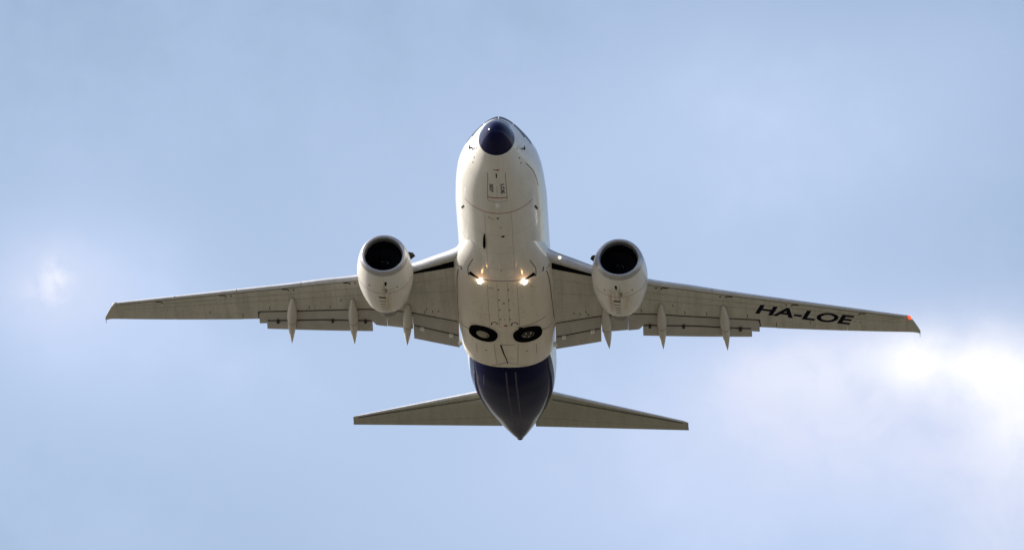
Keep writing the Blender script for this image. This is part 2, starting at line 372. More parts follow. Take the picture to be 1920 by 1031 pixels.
# forward service door outline on the aircraft's left side
ribbon(bm, FUS, fout, [(2.5, 66), (3.2, 70), (4.3, 68)], .03, LN)
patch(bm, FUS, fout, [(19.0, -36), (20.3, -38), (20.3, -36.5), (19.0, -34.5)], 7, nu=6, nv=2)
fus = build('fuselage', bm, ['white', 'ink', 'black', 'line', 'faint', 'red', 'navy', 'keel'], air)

bm = bmesh.new()
yr = [YR * (i / 28) ** 2 for i in range(29)]; yr[0] = 1e-4
vs = grid(bm, [[FUS(y, 360 * k / NA) for k in range(NA)] for y in yr], 0, closed=True); cap(bm, vs[0]); fixn(bm)
build('radome', bm, 'navy', fus, label='glossy navy radome')
# cockpit glazing
for q in ([(1.78, 177.5), (2.50, 177.5), (2.62, 150), (2.02, 143)], [(2.02, 140), (2.66, 148), (2.86, 128), (2.4, 117)], [(2.5, 122), (2.92, 130), (3.2, 121), (3.05, 113)]):
    for sg in (1, -1):
        bm = bmesh.new(); qq = [(y, a if sg > 0 else -a) for y, a in q]
        patch(bm, FUS, fout, qq, 0, off=0.006); fixn(bm)
        build('windscreen_pane', bm, 'glass', fus)
# antennas and masts under the belly
def blade(name, y, x, ln, h, th, mat, sweep=.4):
    bm = bmesh.new(); base = FX(y, x); n = surf_n(FX, y, x, fxo)
    rows = []
    for k, (f, wd) in enumerate(((0, 1), (.6, .9), (1, .55))):
        P0 = base + n * (h * f - .02) + Vector((0, sweep * h * f, 0)); l2 = ln * wd / 2
        rows.append([P0 + Vector((th * math.sin(2 * math.pi * j / 10) / 2, l2 * math.cos(2 * math.pi * j / 10) + (ln * (1 - wd) / 2), 0)) for j in range(10)])
    v = grid(bm, rows, 0, closed=True); cap(bm, v[-1]); cap(bm, v[0]); fixn(bm)
    return build(name, bm, mat, fus, sharp=50)
blade('blade_antenna', 6.75, -.62, 1.15, .10, .09, 'black')
blade('blade_antenna', 4.12, .02, .30, .12, .20, 'white')
blade('blade_antenna', 8.55, -.05, .4, .12, .05, 'white')
for sg in (-1, 1):
    bm = bmesh.new(); P = FUS(1.95, 84 * sg); n = surf_n(FUS, 1.95, 84 * sg, fout)
    lathe(bm, [(-.02, .03), (.10, .03), (.13, .001)], P, n, 10); lathe(bm, [(0, .001), (.03, .02), (.30, .03)], P + n * .11 + Vector((0, -.22, 0)), (0, 1, 0), 10)
    fixn(bm); build('pitot_probe', bm, 'line', fus)
bm = bmesh.new(); lathe(bm, [(0, .15), (.05, .15), (.05, .10), (-.3, .10)], (0, 29.74, 1.10), (0, 1, 0), 24); fixn(bm)
build('exhaust_outlet', bm, 'hot', fus)

# --- belly fairing
bw = interp([7.4, 8.0, 8.6, 9.1, 9.7, 10.6, 11.5, 15.0, 16.2, 17.0, 17.22, 17.36], [1.40, 1.52, 1.68, 1.84, 2.00, 2.07, 2.08, 2.03, 1.97, 1.93, 1.90, 1.72])
bb = interp([7.4, 9.3, 9.75, 10.5, 12, 15.5, 16.8, 17.22, 17.36], [-2.00, -2.06, -2.135, -2.21, -2.29, -2.30, -2.27, -2.24, -2.05])
bc = interp([7.4, 9.0, 10.2, 17.36], [-1.05, -1.02, -.97, -.95])
def FAIR(y, x, ex=2.35):
    w, zb, zc = bw(y), bb(y), bc(y); q = min(1, abs(x) / w)
    return Vector((x, y, zc - (zc - zb) * (1 - q ** ex) ** (1 / ex)))
def FSEC(y, a, ex=2.35):
    a = R(a); w, zb, zc = bw(y), bb(y), bc(y); cs, sn = math.cos(a), math.sin(a)
    x = w * math.copysign(abs(sn) ** (2 / ex), sn)
    z = zc - (zc - zb) * abs(cs) ** (2 / ex) if cs > 0 else zc + .75 * abs(cs) ** (2 / ex)
    return Vector((x, y, z))
def bout(y, x): return Vector((x * .2, 0, -1))
def bsec_out(y, a): return Vector((math.sin(R(a)), 0, -math.cos(R(a))))
bm = bmesh.new()
ys = [9.84 + .86 * i / 8 for i in range(8)] + [10.7 + 6 * i / 20 for i in range(20)] + [16.7 + .66 * (i / 14) for i in range(15)]
vs = grid(bm, [[FSEC(y, 360 * k / 96) for k in range(96)] for y in ys], 0, closed=True); cap(bm, vs[0]); cap(bm, vs[-1]); fixn(bm)
BKf, LNf, FTf, RDf, WHf = 1, 2, 3, 4, 5
# front joint, side joints, keel joints
ribbon(bm, FAIR, bout, [(9.86 - .02 * abs(x), x) for x in (-.75, -.4, 0, .4, .75)], .035, LNf, sub=8)
for sg in (-1, 1):
    ribbon(bm, FSEC, bsec_out, [(9.9, 62 * sg), (11, 66 * sg), (12.4, 69 * sg), (14.0, 74 * sg), (15.2, 82 * sg)], .04, LNf)
    ribbon(bm, FAIR, bout, [(9.83, .95 * sg), (9.62, 1.35 * sg)], .16, BKf, ends=(.05, .24), off=.006)     # ram air inlet mouth
    ribbon(bm, FSEC, bsec_out, [(9.5, 58 * sg), (9.74, 54 * sg)], .05, BKf, off=.006)
    ribbon(bm, FSEC, bsec_out, [(9.72, 63 * sg), (9.95, 80 * sg)], .03, RDf)
    for x in (.22, .62): ribbon(bm, FAIR, bout, [(10.0, x * sg), (13.6, x * sg)], .012, FTf, sub=8)
    for y in (10.5, 11.3, 12.1, 12.9):
        disc(bm, FAIR, bout, y, .20 * sg + .04, .04, LNf)
        for q in range(4): disc(bm, FAIR, bout, y + random.uniform(-.3, .3), sg * random.uniform(.35, 1.4), random.choice((.015, .02, .028)), FTf if q else LNf)
    # brake cooling crescents beside each wheel and joints round the wheel bay
    ribbon(bm, FAIR, bout, [(13.38 + .20 * math.cos(R(q)), sg * .42 + .13 * math.sin(R(q))) for q in range(95, 300, 15)], .05, LNf, sub=2)
    ribbon(bm, FAIR, bout, [(14.35, sg * 1.50), (14.5, sg * 1.75), (14.5, sg * 1.93)], .035, LNf)
    ribbon(bm, FAIR, bout, [(15.35, sg * 1.25), (16.2, sg * 1.25)], .022, FTf)
    ribbon(bm, FAIR, bout, [(15.1, sg * .50), (16.9, sg * .44)], .018, FTf)
    disc(bm, FAIR, bout, 15.75, sg * .86, .05, LNf, el=.6)
ribbon(bm, FAIR, bout, [(13.62, .55), (13.52, 1.1), (13.40, 1.72)], .035, LNf)
ribbon(bm, FAIR, bout, [(15.15, -.22), (15.9, -.12), (16.4, -.03), (16.85, .02)], .07, LNf, ends=(.08, .035))
ribbon(bm, FAIR, bout, [(15.12, -.24), (15.12, .36)], .03, LNf)
ribbon(bm, FAIR, bout, [(16.7, -.02), (16.95, -.35), (17.1, -.66)], .03, LNf); ribbon(bm, FAIR, bout, [(16.7, .06), (16.95, .45), (17.1, .8)], .02, FTf)
ribbon(bm, FAIR, bout, [(16.35, -.1), (16.35, .32)], .02, FTf)
disc(bm, FAIR, bout, 13.45, .04, .075, RDf); disc(bm, FAIR, bout, 11.55, .02, .05, RDf); disc(bm, FAIR, bout, 12.9, .02, .03, RDf)
disc(bm, FAIR, bout, 13.72, .66, .11, BKf, el=.7)
for y in (12.6, 13.7): ribbon(bm, FAIR, bout, [(y, -1.5), (y, -.5)], .012, FTf)
bmf = bmesh.new(); v = grid(bmf, [[FSEC(y, 360 * k / 96) for k in range(96)] for y in xs_(7.4, 9.84, 24)], 0, closed=True); cap(bmf, v[0]); fixn(bmf)
for sg in (-1, 1): ribbon(bmf, FSEC, bsec_out, [(8.6, 41 * sg), (9.3, 44 * sg), (9.84, 40 * sg)], .03, 1)
build('wing_root_fillet', bmf, ['white', 'line'], air)
fair = build('belly_fairing', bm, ['fairing', 'black', 'line', 'faint', 'red', 'white'], air)
for sg in (-1, 1):
    bm = bmesh.new(); P = FAIR(10.0, sg * .92); ax = Vector((0, -.80, -.60))
    lathe(bm, [(-.15, .10), (.02, .10), (.05, .09), (.06, .05), (.065, .001)], P + ax * .08, ax, 24, 0)
    fixn(bm)
    lo = build('landing_light', bm, 'lamp', fair, label='lit landing light glowing warm white')
    pl = bpy.data.lights.new('landing_light_glow', 'POINT'); pl.energy = 1.3; pl.color = (1, .50, .22); pl.shadow_soft_size = .04
    po = bpy.data.objects.new('landing_light_glow', pl); col.objects.link(po); po.parent = air; po.location = P + Vector((0, -.34, -.20))

# --- main wheels lying flush in the belly
for sg in (-1, 1):
    y0 = 14.3; P = FAIR(y0, .93 * sg); n = surf_n(FAIR, y0, .93 * sg, bout)
    bm = bmesh.new(); lathe(bm, [(-.35, .60), (-.02, .62), (.03, .60), (.065, .53), (.075, .45), (.06, .36), (.02, .29), (-.06, .27)], P + n * .03, n, 56); fixn(bm)
    wh = build('wheel', bm, 'rubber', air, label='flush main wheel with smooth cream hubcap' if sg < 0 else 'flush main wheel with bare dark metal hub')
    bm = bmesh.new()
    if sg < 0:
        lathe(bm, [(-.08, .285), (.03, .28), (.055, .24), (.075, .12), (.08, .001)], P + n * .03, n, 40)
        e = n.orthogonal(); e = Vector((1, 0, 0)); e = (e - n * e.dot(n)).normalized()
        lathe(bm, [(.045, .035), (.075, .03), (.076, .001)], P + n * .03 + e * .2, n, 10, 1)
        fixn(bm); build('hubcap', bm, ['cream', 'black'], wh, sharp=40)
    else:
        lathe(bm, [(-.08, .285), (.01, .28), (.02, .22), (-.02, .19), (-.02, .13), (.05, .11), (.06, .05), (.09, .04), (.09, .001)], P + n * .03, n, 40)
        e = Vector((1, 0, 0)); e = (e - n * e.dot(n)).normalized(); f2 = n.cross(e)
        for k in range(9):
            q = 2 * math.pi * k / 9; lathe(bm, [(-.02, .03), (.03, .03), (.03, .001)], P + n * .03 + (e * math.cos(q) + f2 * math.sin(q)) * .16, n, 8, k % 2)
        fixn(bm); build('hub', bm, ['hub', 'bright'], wh, sharp=40)

# --- wings
def zw(x): u = abs(x) - 1.9; return -1.35 + .105 * u + .003 * u * u
LE = interp([1.2, 1.6, 1.9, 2.3, 2.75, 3.8, 5.0, 6.1, 7.8, 8.64, 11.15, 14.5, 16.75], [8.3, 8.75, 9.15, 9.55, 9.92, 10.80, 11.55, 12.24, 13.07, 13.52, 14.82, 16.66, 17.95])
SLOT = lin([1.2, 1.95, 3.95, 5.0, 6.0, 8.7, 10.5, 11], [15.2, 15.03, 14.66, 14.66, 14.88, 15.80, 16.44, 16.6])
TE = lin([1.2, 3.9, 5.6, 10.54, 14.0, 17.2], [16.6, 16.1, 16.1, 17.12, 18.35, 19.47])
def cho(x): return TE(x) - LE(x)
def zlo(x, y):
    cx = cho(x); t = max(0, (y - LE(x)) / cx); r = .040 * cx
    b = r * (1 - math.sqrt(max(0, 1 - (1 - t / .14) ** 2))) if t < .14 else 0
    return zw(x) + b + .018 * cx * max(0, t - .6) ** 2 / .16
def zup(x, y):
    cx = cho(x); t = min(1, max(0, (y - LE(x)) / cx)); r = .040 * cx
    h = .072 * cx
    u = h * math.sqrt(max(0, 1 - (1 - t / .36) ** 2)) if t < .36 else h * (1 - ((t - .36) / .64) ** 1.7)
    lo_te = .018 * cx
    return zw(x) + r * (1 - t) + u + (lo_te + .006) * t
def WL(x, y): return Vector((x, y, zlo(abs(x), y)))
def wout(x, y): return Vector((0, 0, -1))
XA, XB, XF = 11.2, 14.15, 10.50
def hinge(x): return LE(x) + .77 * cho(x)
def sec(x, yl, yu, closed_cove):
    """section: lower surface front to yl, (cove), then upper surface yu back to the front"""
    l0 = LE(x); P = []
    for i in range(21): t = (i / 20) ** 2; y = l0 + (yl - l0) * t; P.append((x, y, zlo(x, y)))
    if closed_cove:
        P.append((x, yl + .01, zup(x, yl) - .05)); P.append((x, yu, zup(x, yu) - .03))
    else: P.append((x, yu, zup(x, yu) - .012))
    for i in range(20): t = ((20 - i) / 20) ** 2; y = l0 + (yu - l0) * t; P.append((x, y, zup(x, y)))
    return P
def foil(bm, x, yl, yt, zl, th, droop, n=8, mat=0):
    """section points of a flap: from leading edge yl to trailing edge yt, drooped"""
    P = []
    ch = yt - yl
    for i in range(n + 1):
        t = (i / n) ** 1.5; P.append((x, yl + ch * t, zl - droop * t + th * .35 * (1 - math.sqrt(max(0, 1 - (1 - min(1, t / .25)) ** 2)))))
    for i in range(n + 1):
        t = 1 - i / n; u = th * (math.sqrt(max(0, 1 - (1 - t / .3) ** 2)) if t < .3 else (1 - (t - .3) / .7) * .95 + .05)
        P.append((x, yl + ch * t, zl - droop * t + .35 * th * (1 - t) + u * .65 + .006))
    return P
def flap_obj(name, parent, sg, x0, x1, fy0, fy1, fz, th, droop, mats=('flap',), n=10, label=None, extra=None):
    bm = bmesh.new()
    rows = [[(sg * p[0], p[1], p[2]) for p in foil(bm, x, fy0(x), fy1(x), fz(x), th, droop)] for x in xs_(x0, x1, n)]
    v = grid(bm, rows, 0, closed=True); cap(bm, v[0]); cap(bm, v[-1]); fixn(bm)
    if extra: extra(bm)
    return build(name, bm, list(mats), parent, label=label, sharp=45)
MID = lin([1.95, 3.95, 5.6, 7.85, 10.55], [16.05, 15.53, 15.64, 16.18, 17.12])
TEI = lin([1.9, 3.95], [16.80, 16.39]); TEO = lin([5.6, 10.55], [16.46, 17.70])
for sg in (-1, 1):
    bm = bmesh.new()
    S = lambda x, y: WL(x, y)
    def mir(P): return [(sg * p[0], p[1], p[2]) for p in P]
    for x0, x1, n, mode in ((1.2, XF, 44, 'f'), (XF, XA, 4, 'n'), (XA, XB, 10, 'a'), (XB, 16.75, 10, 'n')):
        rows = []
        for x in xs_(x0, x1, n):
            if mode == 'f': rows.append(mir(sec(x, SLOT(x), min(SLOT(x) + .62, TE(x) - .05) if x < 5 else SLOT(x) + .55 * (MID(x) - SLOT(x)) + .1, True)))
            elif mode == 'n': rows.append(mir(sec(x, TE(x), TE(x), False)))
            else: rows.append(mir(sec(x, hinge(x), hinge(x), False)))
        v = grid(bm, rows, 0, closed=True); cap(bm, v[0]); cap(bm, v[-1])
    # rounded raked tip
    rows = []
    for k in range(9):
        q = k / 8; x = 16.75 + .46 * q; le = LE(16.75) + 1.42 * q ** 1.15; te = TE(x) + .14 * q ** 3
        hh = .5 * (1 - q ** 3) + .06; zc = zw(x) + .02
        P = []
        for i in range(13):
            t = i / 12; P.append((sg * x, le + (te - le) * t, zc - .03 * hh * (1 if 0 < i < 12 else .3)))
        for i in range(13):
            t = 1 - i / 12; P.append((sg * x, le + (te - le) * t, zc + .012 + .26 * hh * math.sqrt(t) * (1 - t) * 1.6))
        rows.append(P)
    v = grid(bm, rows, 0, closed=True); cap(bm, v[0]); cap(bm, v[-1])
    fixn(bm)
    WLs = lambda x, y: WL(sg * x, y)
    BKw, LNw, FTw, WHw, NVw = 1, 2, 3, 4, 5
    # slat track cut-outs and drain marks behind the leading edge
    for x in (6.59, 9.23, 11.95, 14.75):
        y = LE(x) + .16 + .02 * cho(x)
        ribbon(bm, WLs, wout, [(x + .17, y + .10), (x - .06, y)], .055, BKw)
        ribbon(bm, WLs, wout, [(x - .06, y - .01), (x - .13, y + .10)], .06, BKw)
        if x < 14: disc(bm, WLs, wout, x - .33, y - .06, .045, BKw)
    for x in (14.45, 14.7): disc(bm, WLs, wout, x, LE(x) + 1.0, .03, LNw)
    # slot's shade painted as a black strip before the flaps; aileron joint
    ribbon(bm, WLs, wout, [(x, SLOT(x) - .035) for x in xs_(2.05, 10.5, 20)], .07, BKw, sub=2)
    ribbon(bm, WLs, wout, [(10.5, SLOT(10.5) - .02), (10.52, 17.05)], .05, BKw)
    ribbon(bm, WLs, wout, [(XA, hinge(XA) + .02), (XA, TE(XA) - .03)], .025, LNw)
    # shaded Krueger flap bay beside the root, painted as a flat black patch
    patch(bm, WLs, wout, [(2.02, 9.75), (2.02, 10.2), (3.75, 11.22), (3.75, 11.10)], BKw, off=.012, nu=3, nv=14)
    for x, y in ((2.8, 14.1), (3.05, 14.2), (3.3, 14.05), (6.9, 14.2)): ribbon(bm, WLs, wout, [(x, y), (x + .05, y + .22)], .03, LNw)
    for x in (3.4, 5.6, 7.4, 8.3, 10.0, 12.6):
        ribbon(bm, WLs, wout, [(x, SLOT(min(x, 10.5)) - .5 if x < 10.5 else hinge(x) - .3), (x + .02, SLOT(min(x, 10.5)) - .2 if x < 10.5 else hinge(x) - .05)], .03, FTw, ends=(.015, .05))
    # spanwise skin joints of the wing box
    for f in (.30, .52): ribbon(bm, WLs, wout, [(x, LE(x) + f * (SLOT(min(x, 10.5)) - LE(x) if x < 10.5 else cho(x) * .75)) for x in xs_(2.2, 16.4, 16)], .016, FTw, sub=2)
    ribbon(bm, WLs, wout, [(x, LE(x) + .10 + .03 * cho(x)) for x in xs_(5.8, 16.5, 16)], .03, FTw, sub=2)
    wing = build('wing', bm, ['wing', 'black', 'line', 'joint', 'white', 'navy'], air, sharp=40,
                 label='left wing with navy registration letters and red tip light' if sg > 0 else 'right wing without lettering, sunlit along its leading edge')
    # leading edge slats, extended a hand's width forward and down
    for x0, x1 in ((5.75, 8.55), (8.58, 11.35), (11.38, 14.05), (14.08, 16.6)):
        bm = bmesh.new(); rows = []
        for x in xs_(x0, x1, 8):
            cx = cho(x); l0 = LE(x) - .05; P = []
            for i in range(9): t = .16 * (1 - i / 8) ** 1.6; y = l0 + t * cx; P.append((sg * x, y, zup(x, y + .05) - .03 + .0))
            for i in range(1, 6): t = .045 * (i / 5) ** 1.6; y = l0 + t * cx; P.append((sg * x, y, zlo(x, y + .05) - .035))
            for i in range(9): t = .05 + .10 * i / 8; y = l0 + t * cx; P.append((sg * x, y, zup(x, y + .05) - .06 - .03 * (1 - i / 8)))
            rows.append(P)
        v = grid(bm, rows, 0, closed=True); cap(bm, v[0]); cap(bm, v[-1]); fixn(bm)
        build('slat', bm, 'slat', wing, sharp=50)
    # Krueger flap at the root
    bm = bmesh.new(); rows = []
    for x in xs_(1.62, 3.86, 14):
        l0 = LE(x); P = []
        for i in range(10):
            q = R(120 - 205 * i / 9); P.append((sg * x, l0 + .17 - .17 * math.cos(q - R(18)) * 1.0, zlo(x, l0) - .06 + .17 * math.sin(q)))
        for i in range(9, -1, -1):
            q = R(120 - 205 * i / 9); P.append((sg * x, l0 + .19 - .13 * math.cos(q - R(18)), zlo(x, l0) - .06 + .13 * math.sin(q)))
        rows.append(P)
    v = grid(bm, rows, 0, closed=True); cap(bm, v[0]); cap(bm, v[-1]); fixn(bm)
    build('krueger_flap', bm, 'slat', wing, sharp=50)
    # flaps, drooped a little for take-off
    def seams(bm): pass
    flap_obj('flap', wing, sg, 2.02, 3.935, lambda x: SLOT(x) + .07, lambda x: MID(x), lambda x: zlo(x, SLOT(x)) + .02, .20, .10)
    flap_obj('flap', wing, sg, 3.955, 5.034, lambda x: SLOT(x) + .07, lambda x: 16.02, lambda x: zlo(x, SLOT(x)) + .02, .20, .04)
    flap_obj('flap', wing, sg, 5.046, 10.50, lambda x: SLOT(x) + .07, lambda x: (16.02 + (MID(5.75) - 16.02) * max(0, min(1, (x - 5.5) / .2))) if x < 5.75 else MID(x) + .26 * max(0, min(1, (x - 9.9) / .3)), lambda x: zlo(x, SLOT(x)) + .015, .17, .06, n=60)
    def rail(bm, xs):
        a = xs_(xs[0], xs[1], 12); base = [Vector((sg * x, MID(x) + .05, zlo(x, SLOT(x)) - .10)) for x in a]
        for i in range(11):
            pass
    flap_obj('aft_flap', wing, sg, 2.02, 3.92, lambda x: MID(x) + .04, TEI, lambda x: zlo(x, SLOT(x)) - .10, .13, .16)
    flap_obj('aft_flap', wing, sg, 5.66, 10.18, lambda x: MID(x) + .04, lambda x: TEO(x) - .07, lambda x: zlo(x, SLOT(x)) - .06, .10, .09, n=20)
    flap_obj('aileron', wing, sg, XA + .008, XB - .006, lambda x: hinge(x) + .02, TE, lambda x: zlo(x, hinge(x)) + .002, .16, -.02, mats=('wing',))
    for x0, x1 in ((2.05, 3.88), (5.7, 10.15)):  # dark rod standing in for the shaded slot between flap segments
        bm = bmesh.new()
        rows = [[Vector((sg * x, MID(x) + .02 + .035 * math.cos(q * math.pi / 4), zlo(x, SLOT(x)) - (.085 if x < 5 else .055) + .02 * math.sin(q * math.pi / 4))) for q in range(8)] for x in xs_(x0, x1, 16)]
        v = grid(bm, rows, 0, closed=True); cap(bm, v[0]); cap(bm, v[-1]); fixn(bm)
        build('flap_slot_dark_rod', bm, 'line', wing)
    # bright hinge fittings and dark brackets between the flap segments
    for x, m, r in ((2.32, 'bright', .05), (2.40, 'bright', .05), (3.52, 'bright', .05), (3.61, 'bright', .05), (1.99, 'bright', .09), (5.95, 'line', .06), (7.35, 'line', .06), (9.7, 'line', .07)):
        bm = bmesh.new(); P = Vector((sg * x, MID(x) + (.05 if x < 5 else .0), zlo(x, SLOT(x)) - .16 + (.05 if x > 5 else 0)))
        if x < 2: P.y = 16.45; P.z -= .05
        lathe(bm, [(-.09, .001), (-.08, r), (.08, r), (.09, .001)], P, (0, 1, -.2), 10); fixn(bm)
        build('hinge_fitting', bm, m, wing, sharp=40)
    # canoe fairings over the flap tracks
    for xf, yf, xt, yt, zt in ((9.0, 14.66, 9.16, 18.15, -.75), (6.43, 13.95, 6.48, 17.58, -1.05), (4.1, 13.8, 4.24, 17.15, -1.30)):
        bm = bmesh.new(); rows = []
        for i in range(33):
            t = i / 32; w = .205 * (min(1, (t / .34)) ** .55 if t < .34 else (1 - ((t - .34) / .66) ** 1.9)) + .003
            if t == 0: w = .004
            P0 = Vector((sg * (xf + (xt - xf) * t), yf + (yt - yf) * t, 0))
            zb0 = zw(xf) - .05 + ((zt) - (zw(xf) - .05)) * t ** 1.5
            rows.append([P0 + Vector((w * math.sin(2 * math.pi * k / 24), 0, zb0 - .02 + w * (1.35 if math.cos(2 * math.pi * k / 24) < 0 else 1.1) * math.cos(2 * math.pi * k / 24))) for k in range(24)])
        v = grid(bm, rows, 0, closed=True); cap(bm, v[0]); cap(bm, v[-1]); fixn(bm)
        # joint between the fixed nose and the drooping tail
        i = 15; rr = [[p + (p - sum(rows[i], Vector()) / 24) * .02 for p in rows[i]], [p + Vector((0, .03, 0)) + (p - sum(rows[i], Vector()) / 24) * .02 for p in rows[i]]]
        grid(bm, rr, 1, closed=True)
        build('flap_track_fairing', bm, ['canoe', 'line'], wing)
    # tip lamps
    bm = bmesh.new(); P = Vector((sg * 16.72, 17.98, zw(16.72) + .02))
    lathe(bm, [(-.02, .001), (0, .035), (.05, .06), (.16, .06), (.26, .02)], P + Vector((0, -.08, -.01)), (sg * .35, 1, 0), 16); fixn(bm)
    build('navigation_light', bm, 'navred' if sg > 0 else 'navclear', wing, label='lit red navigation light' if sg > 0 else 'clear navigation light cover')
    bm = bmesh.new(); lathe(bm, [(0, .012), (.28, .008), (.29, .001)], (sg * 17.19, 19.50, zw(17.2)), (.02, 1, -.12), 6); fixn(bm)
    build('static_discharger', bm, 'line', wing)
    if sg > 0:
        bm = bmesh.new()
        dxy = Vector((1, .53)).normalized(); up = Vector((.34, -1)).normalized()
        def reg(tx, ty):
            x = 10.28 + dxy.x * tx + up.x * ty; y = 15.72 + dxy.y * tx + up.y * ty
            return WL(x, y) + Vector((0, 0, -.006))
        lettering(bm, 'HA-LOE', 1.0, .029, reg, 0, stretch=1.27)
        build('registration_lettering', bm, 'ink', wing, smooth=False)
        bm = bmesh.new(); lathe(bm, [(-.03, .065), (.03, .06), (.06, .04), (.065, .001)], Vector((2.36, LE(2.36) + .01, zlo(2.36, LE(2.36)) - .10)), (.3, -.8, -.3), 20); fixn(bm)
        build('wing_root_light', bm, 'lampdim', wing, label='lit warm wing root light')

# --- engines
EX, EY, EZ = 4.85, 8.33, -1.80
no = interp([0, .02, .08, .25, .5, .9, 1.5, 2.1, 2.7, 3.2, 3.58], [.845, .885, .925, .98, 1.035, 1.09, 1.13, 1.115, 1.045, .95, .865])
for sg in (-1, 1):
    AX = Vector((0, 1, .015)).normalized(); O = Vector((sg * EX, EY, EZ))
    def NAC(l, a, add=0.0):
        """a degrees, 0 = keel line of the nacelle"""
        r = no(l) + add; q = R(a); k = math.cos(q)
        flat = 1 - .05 * max(0, k) ** 2 * max(0, 1 - l / 2.6)
        return O + AX * l + Vector((math.sin(q) * r * (1 + .02 * (1 - abs(k))), 0, -k * r * flat))
    def nout(l, a): return Vector((math.sin(R(a)), 0, -math.cos(R(a))))
    bm = bmesh.new()
    ls = [.24 + (3.58 - .24) * i / 40 for i in range(41)]
    grid(bm, [[NAC(l, 360 * k / 72) for k in range(72)] for l in ls] + [[NAC(3.58, 360 * k / 72, -.03) for k in range(72)]] + [[NAC(3.1, 360 * k / 72, -.16) for k in range(72)]], 0, closed=True); fixn(bm)
    # markings under the cowl
    ribbon(bm, NAC, nout, [(1.42, a) for a in range(-78, 79, 6)], .022, 3, sub=2)
    ribbon(bm, NAC, nout, [(.60, -6 * sg), (.86, -5 * sg)], .08, 1, ends=(.11, .05)); 
    for l, w in ((1.78, .17), (2.12, .15), (2.42, .12), (2.70, .12), (3.05, .12)):
        ribbon(bm, NAC, nout, [(l, -w * 42 - 4), (l, w * 42 - 4)], .05 if l > 2 else .11, 1 if l < 2 else 2)
    ribbon(bm, NAC, nout, [(.45, 2), (3.5, 2)], .012, 4, sub=10)
    for a in (-32, 30): disc(bm, NAC, nout, 1.05 if a * sg > 0 else 1.12, a, .05, 5)
    ribbon(bm, NAC, nout, [(1.15, -2), (1.15, 24)], .02, 4); patch(bm, NAC, nout, [(1.05, 3), (1.35, 3), (1.35, 8), (1.05, 8)], 4, nu=2, nv=2)
    eng = build('engine', bm, ['cowl', 'black', 'line', 'red', 'faint', 'stain'], air, label='left engine with heavily stained cowl' if sg > 0 else 'right engine with lightly stained cowl')
    bm = bmesh.new()
    inner = [(.0, .845), (.01, .81), (.06, .775), (.16, .752), (.30, .745)]
    rows = [[NAC(l, 360 * k / 72) for k in range(72)] for l in (.24, .18, .12, .08, .05, .02, .008, 0)]
    rows += [[NAC(l, 360 * k / 72, r - no(l)) for k in range(72)] for l, r in inner]
    grid(bm, rows, 0, closed=True); fixn(bm); build('inlet_lip', bm, 'lip', eng)
    bm = bmesh.new(); lathe(bm, [(.29, .742), (.6, .755), (.98, .775), (1.3, .775)], O, AX, 64); fixn(bm)
    bmesh.ops.reverse_faces(bm, faces=bm.faces[:]); build('inlet_duct', bm, 'duct', eng)
    bm = bmesh.new()
    e1 = Vector((1, 0, 0)); e2 = AX.cross(e1)
    for k in range(24):
        q = 2 * math.pi * k / 24; rows = []
        for j in range(7):
            r = .22 + (.765 - .22) * j / 6; tw = R(25 + 38 * j / 6); ch = .13 + .03 * j / 6
            rad = e1 * math.cos(q) + e2 * math.sin(q); tan = -e1 * math.sin(q) + e2 * math.cos(q)
            d = AX * math.cos(tw) + tan * math.sin(tw); C = O + AX * 1.0 + rad * r
            rows.append([C - d * ch / 1.0, C + d * ch / 1.0])
        grid(bm, rows, 0)
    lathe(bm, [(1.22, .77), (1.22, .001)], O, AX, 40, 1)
    build('fan', bm, ['blade', 'duct'], eng)
    bm = bmesh.new(); lathe(bm, [(.70, .001), (.76, .07), (.86, .15), (1.0, .23), (1.1, .24)], O, AX, 32, 0)
    pts = []
    for i in range(9):
        q = R(20 * i + 200); l = .76 + .012 * i; r = .074 + .0095 * i + .008
        pts.append((O + AX * (l - .012) + (e1 * math.cos(q) + e2 * math.sin(q)) * r, O + AX * (l + .028) + (e1 * math.cos(q) + e2 * math.sin(q)) * (r + .022)))
    grid(bm, [list(p) for p in pts], 1); build('spinner', bm, ['duct', 'white'], eng)
    bm = bmesh.new(); lathe(bm, [(2.9, .66), (3.5, .66), (4.1, .56), (4.75, .43), (4.73, .40), (4.4, .40)], O, AX, 48); fixn(bm); build('exhaust_nozzle', bm, 'hot', eng)
    bm = bmesh.new(); lathe(bm, [(4.2, .33), (4.7, .28), (5.3, .10), (5.42, .001)], O, AX, 32); fixn(bm); build('exhaust_plug', bm, 'hot', eng)
    # strake on the inboard shoulder
    bm = bmesh.new(); q = -sg * 118
    rows = []
    for l, h in ((.75, .02), (1.0, .20), (1.35, .26), (1.5, .02)):
        b0 = NAC(l, q); n = nout(l, q); sd = AX.cross(n).normalized() * .015
        rows.append([b0 - n * .03 + sd, b0 + n * h + sd * .4, b0 + n * h - sd * .4, b0 - n * .03 - sd])
    v = grid(bm, rows, 0, closed=True); cap(bm, v[0]); cap(bm, v[-1]); fixn(bm); build('strake', bm, 'line', eng, smooth=False)
    # pylon
    bm = bmesh.new(); rows = []
    for y, zt_, zb_, w in ((9.5, -.78, -1.2, .02), (9.9, -.55, -1.2, .16), (10.8, -.42, -1.2, .22), (11.6, -.35, -1.1, .23), (13.0, -.8, -1.35, .2), (14.2, -.95, -1.18, .03)):
        rows.append([(sg * EX - w, y, zb_), (sg * EX + w, y, zb_), (sg * EX + w * .8, y, zt_), (sg * EX - w * .8, y, zt_)])
    v = grid(bm, rows, 0, closed=True); cap(bm, v[0]); cap(bm, v[-1]); fixn(bm); build('pylon', bm, 'cowl', eng, sharp=40)

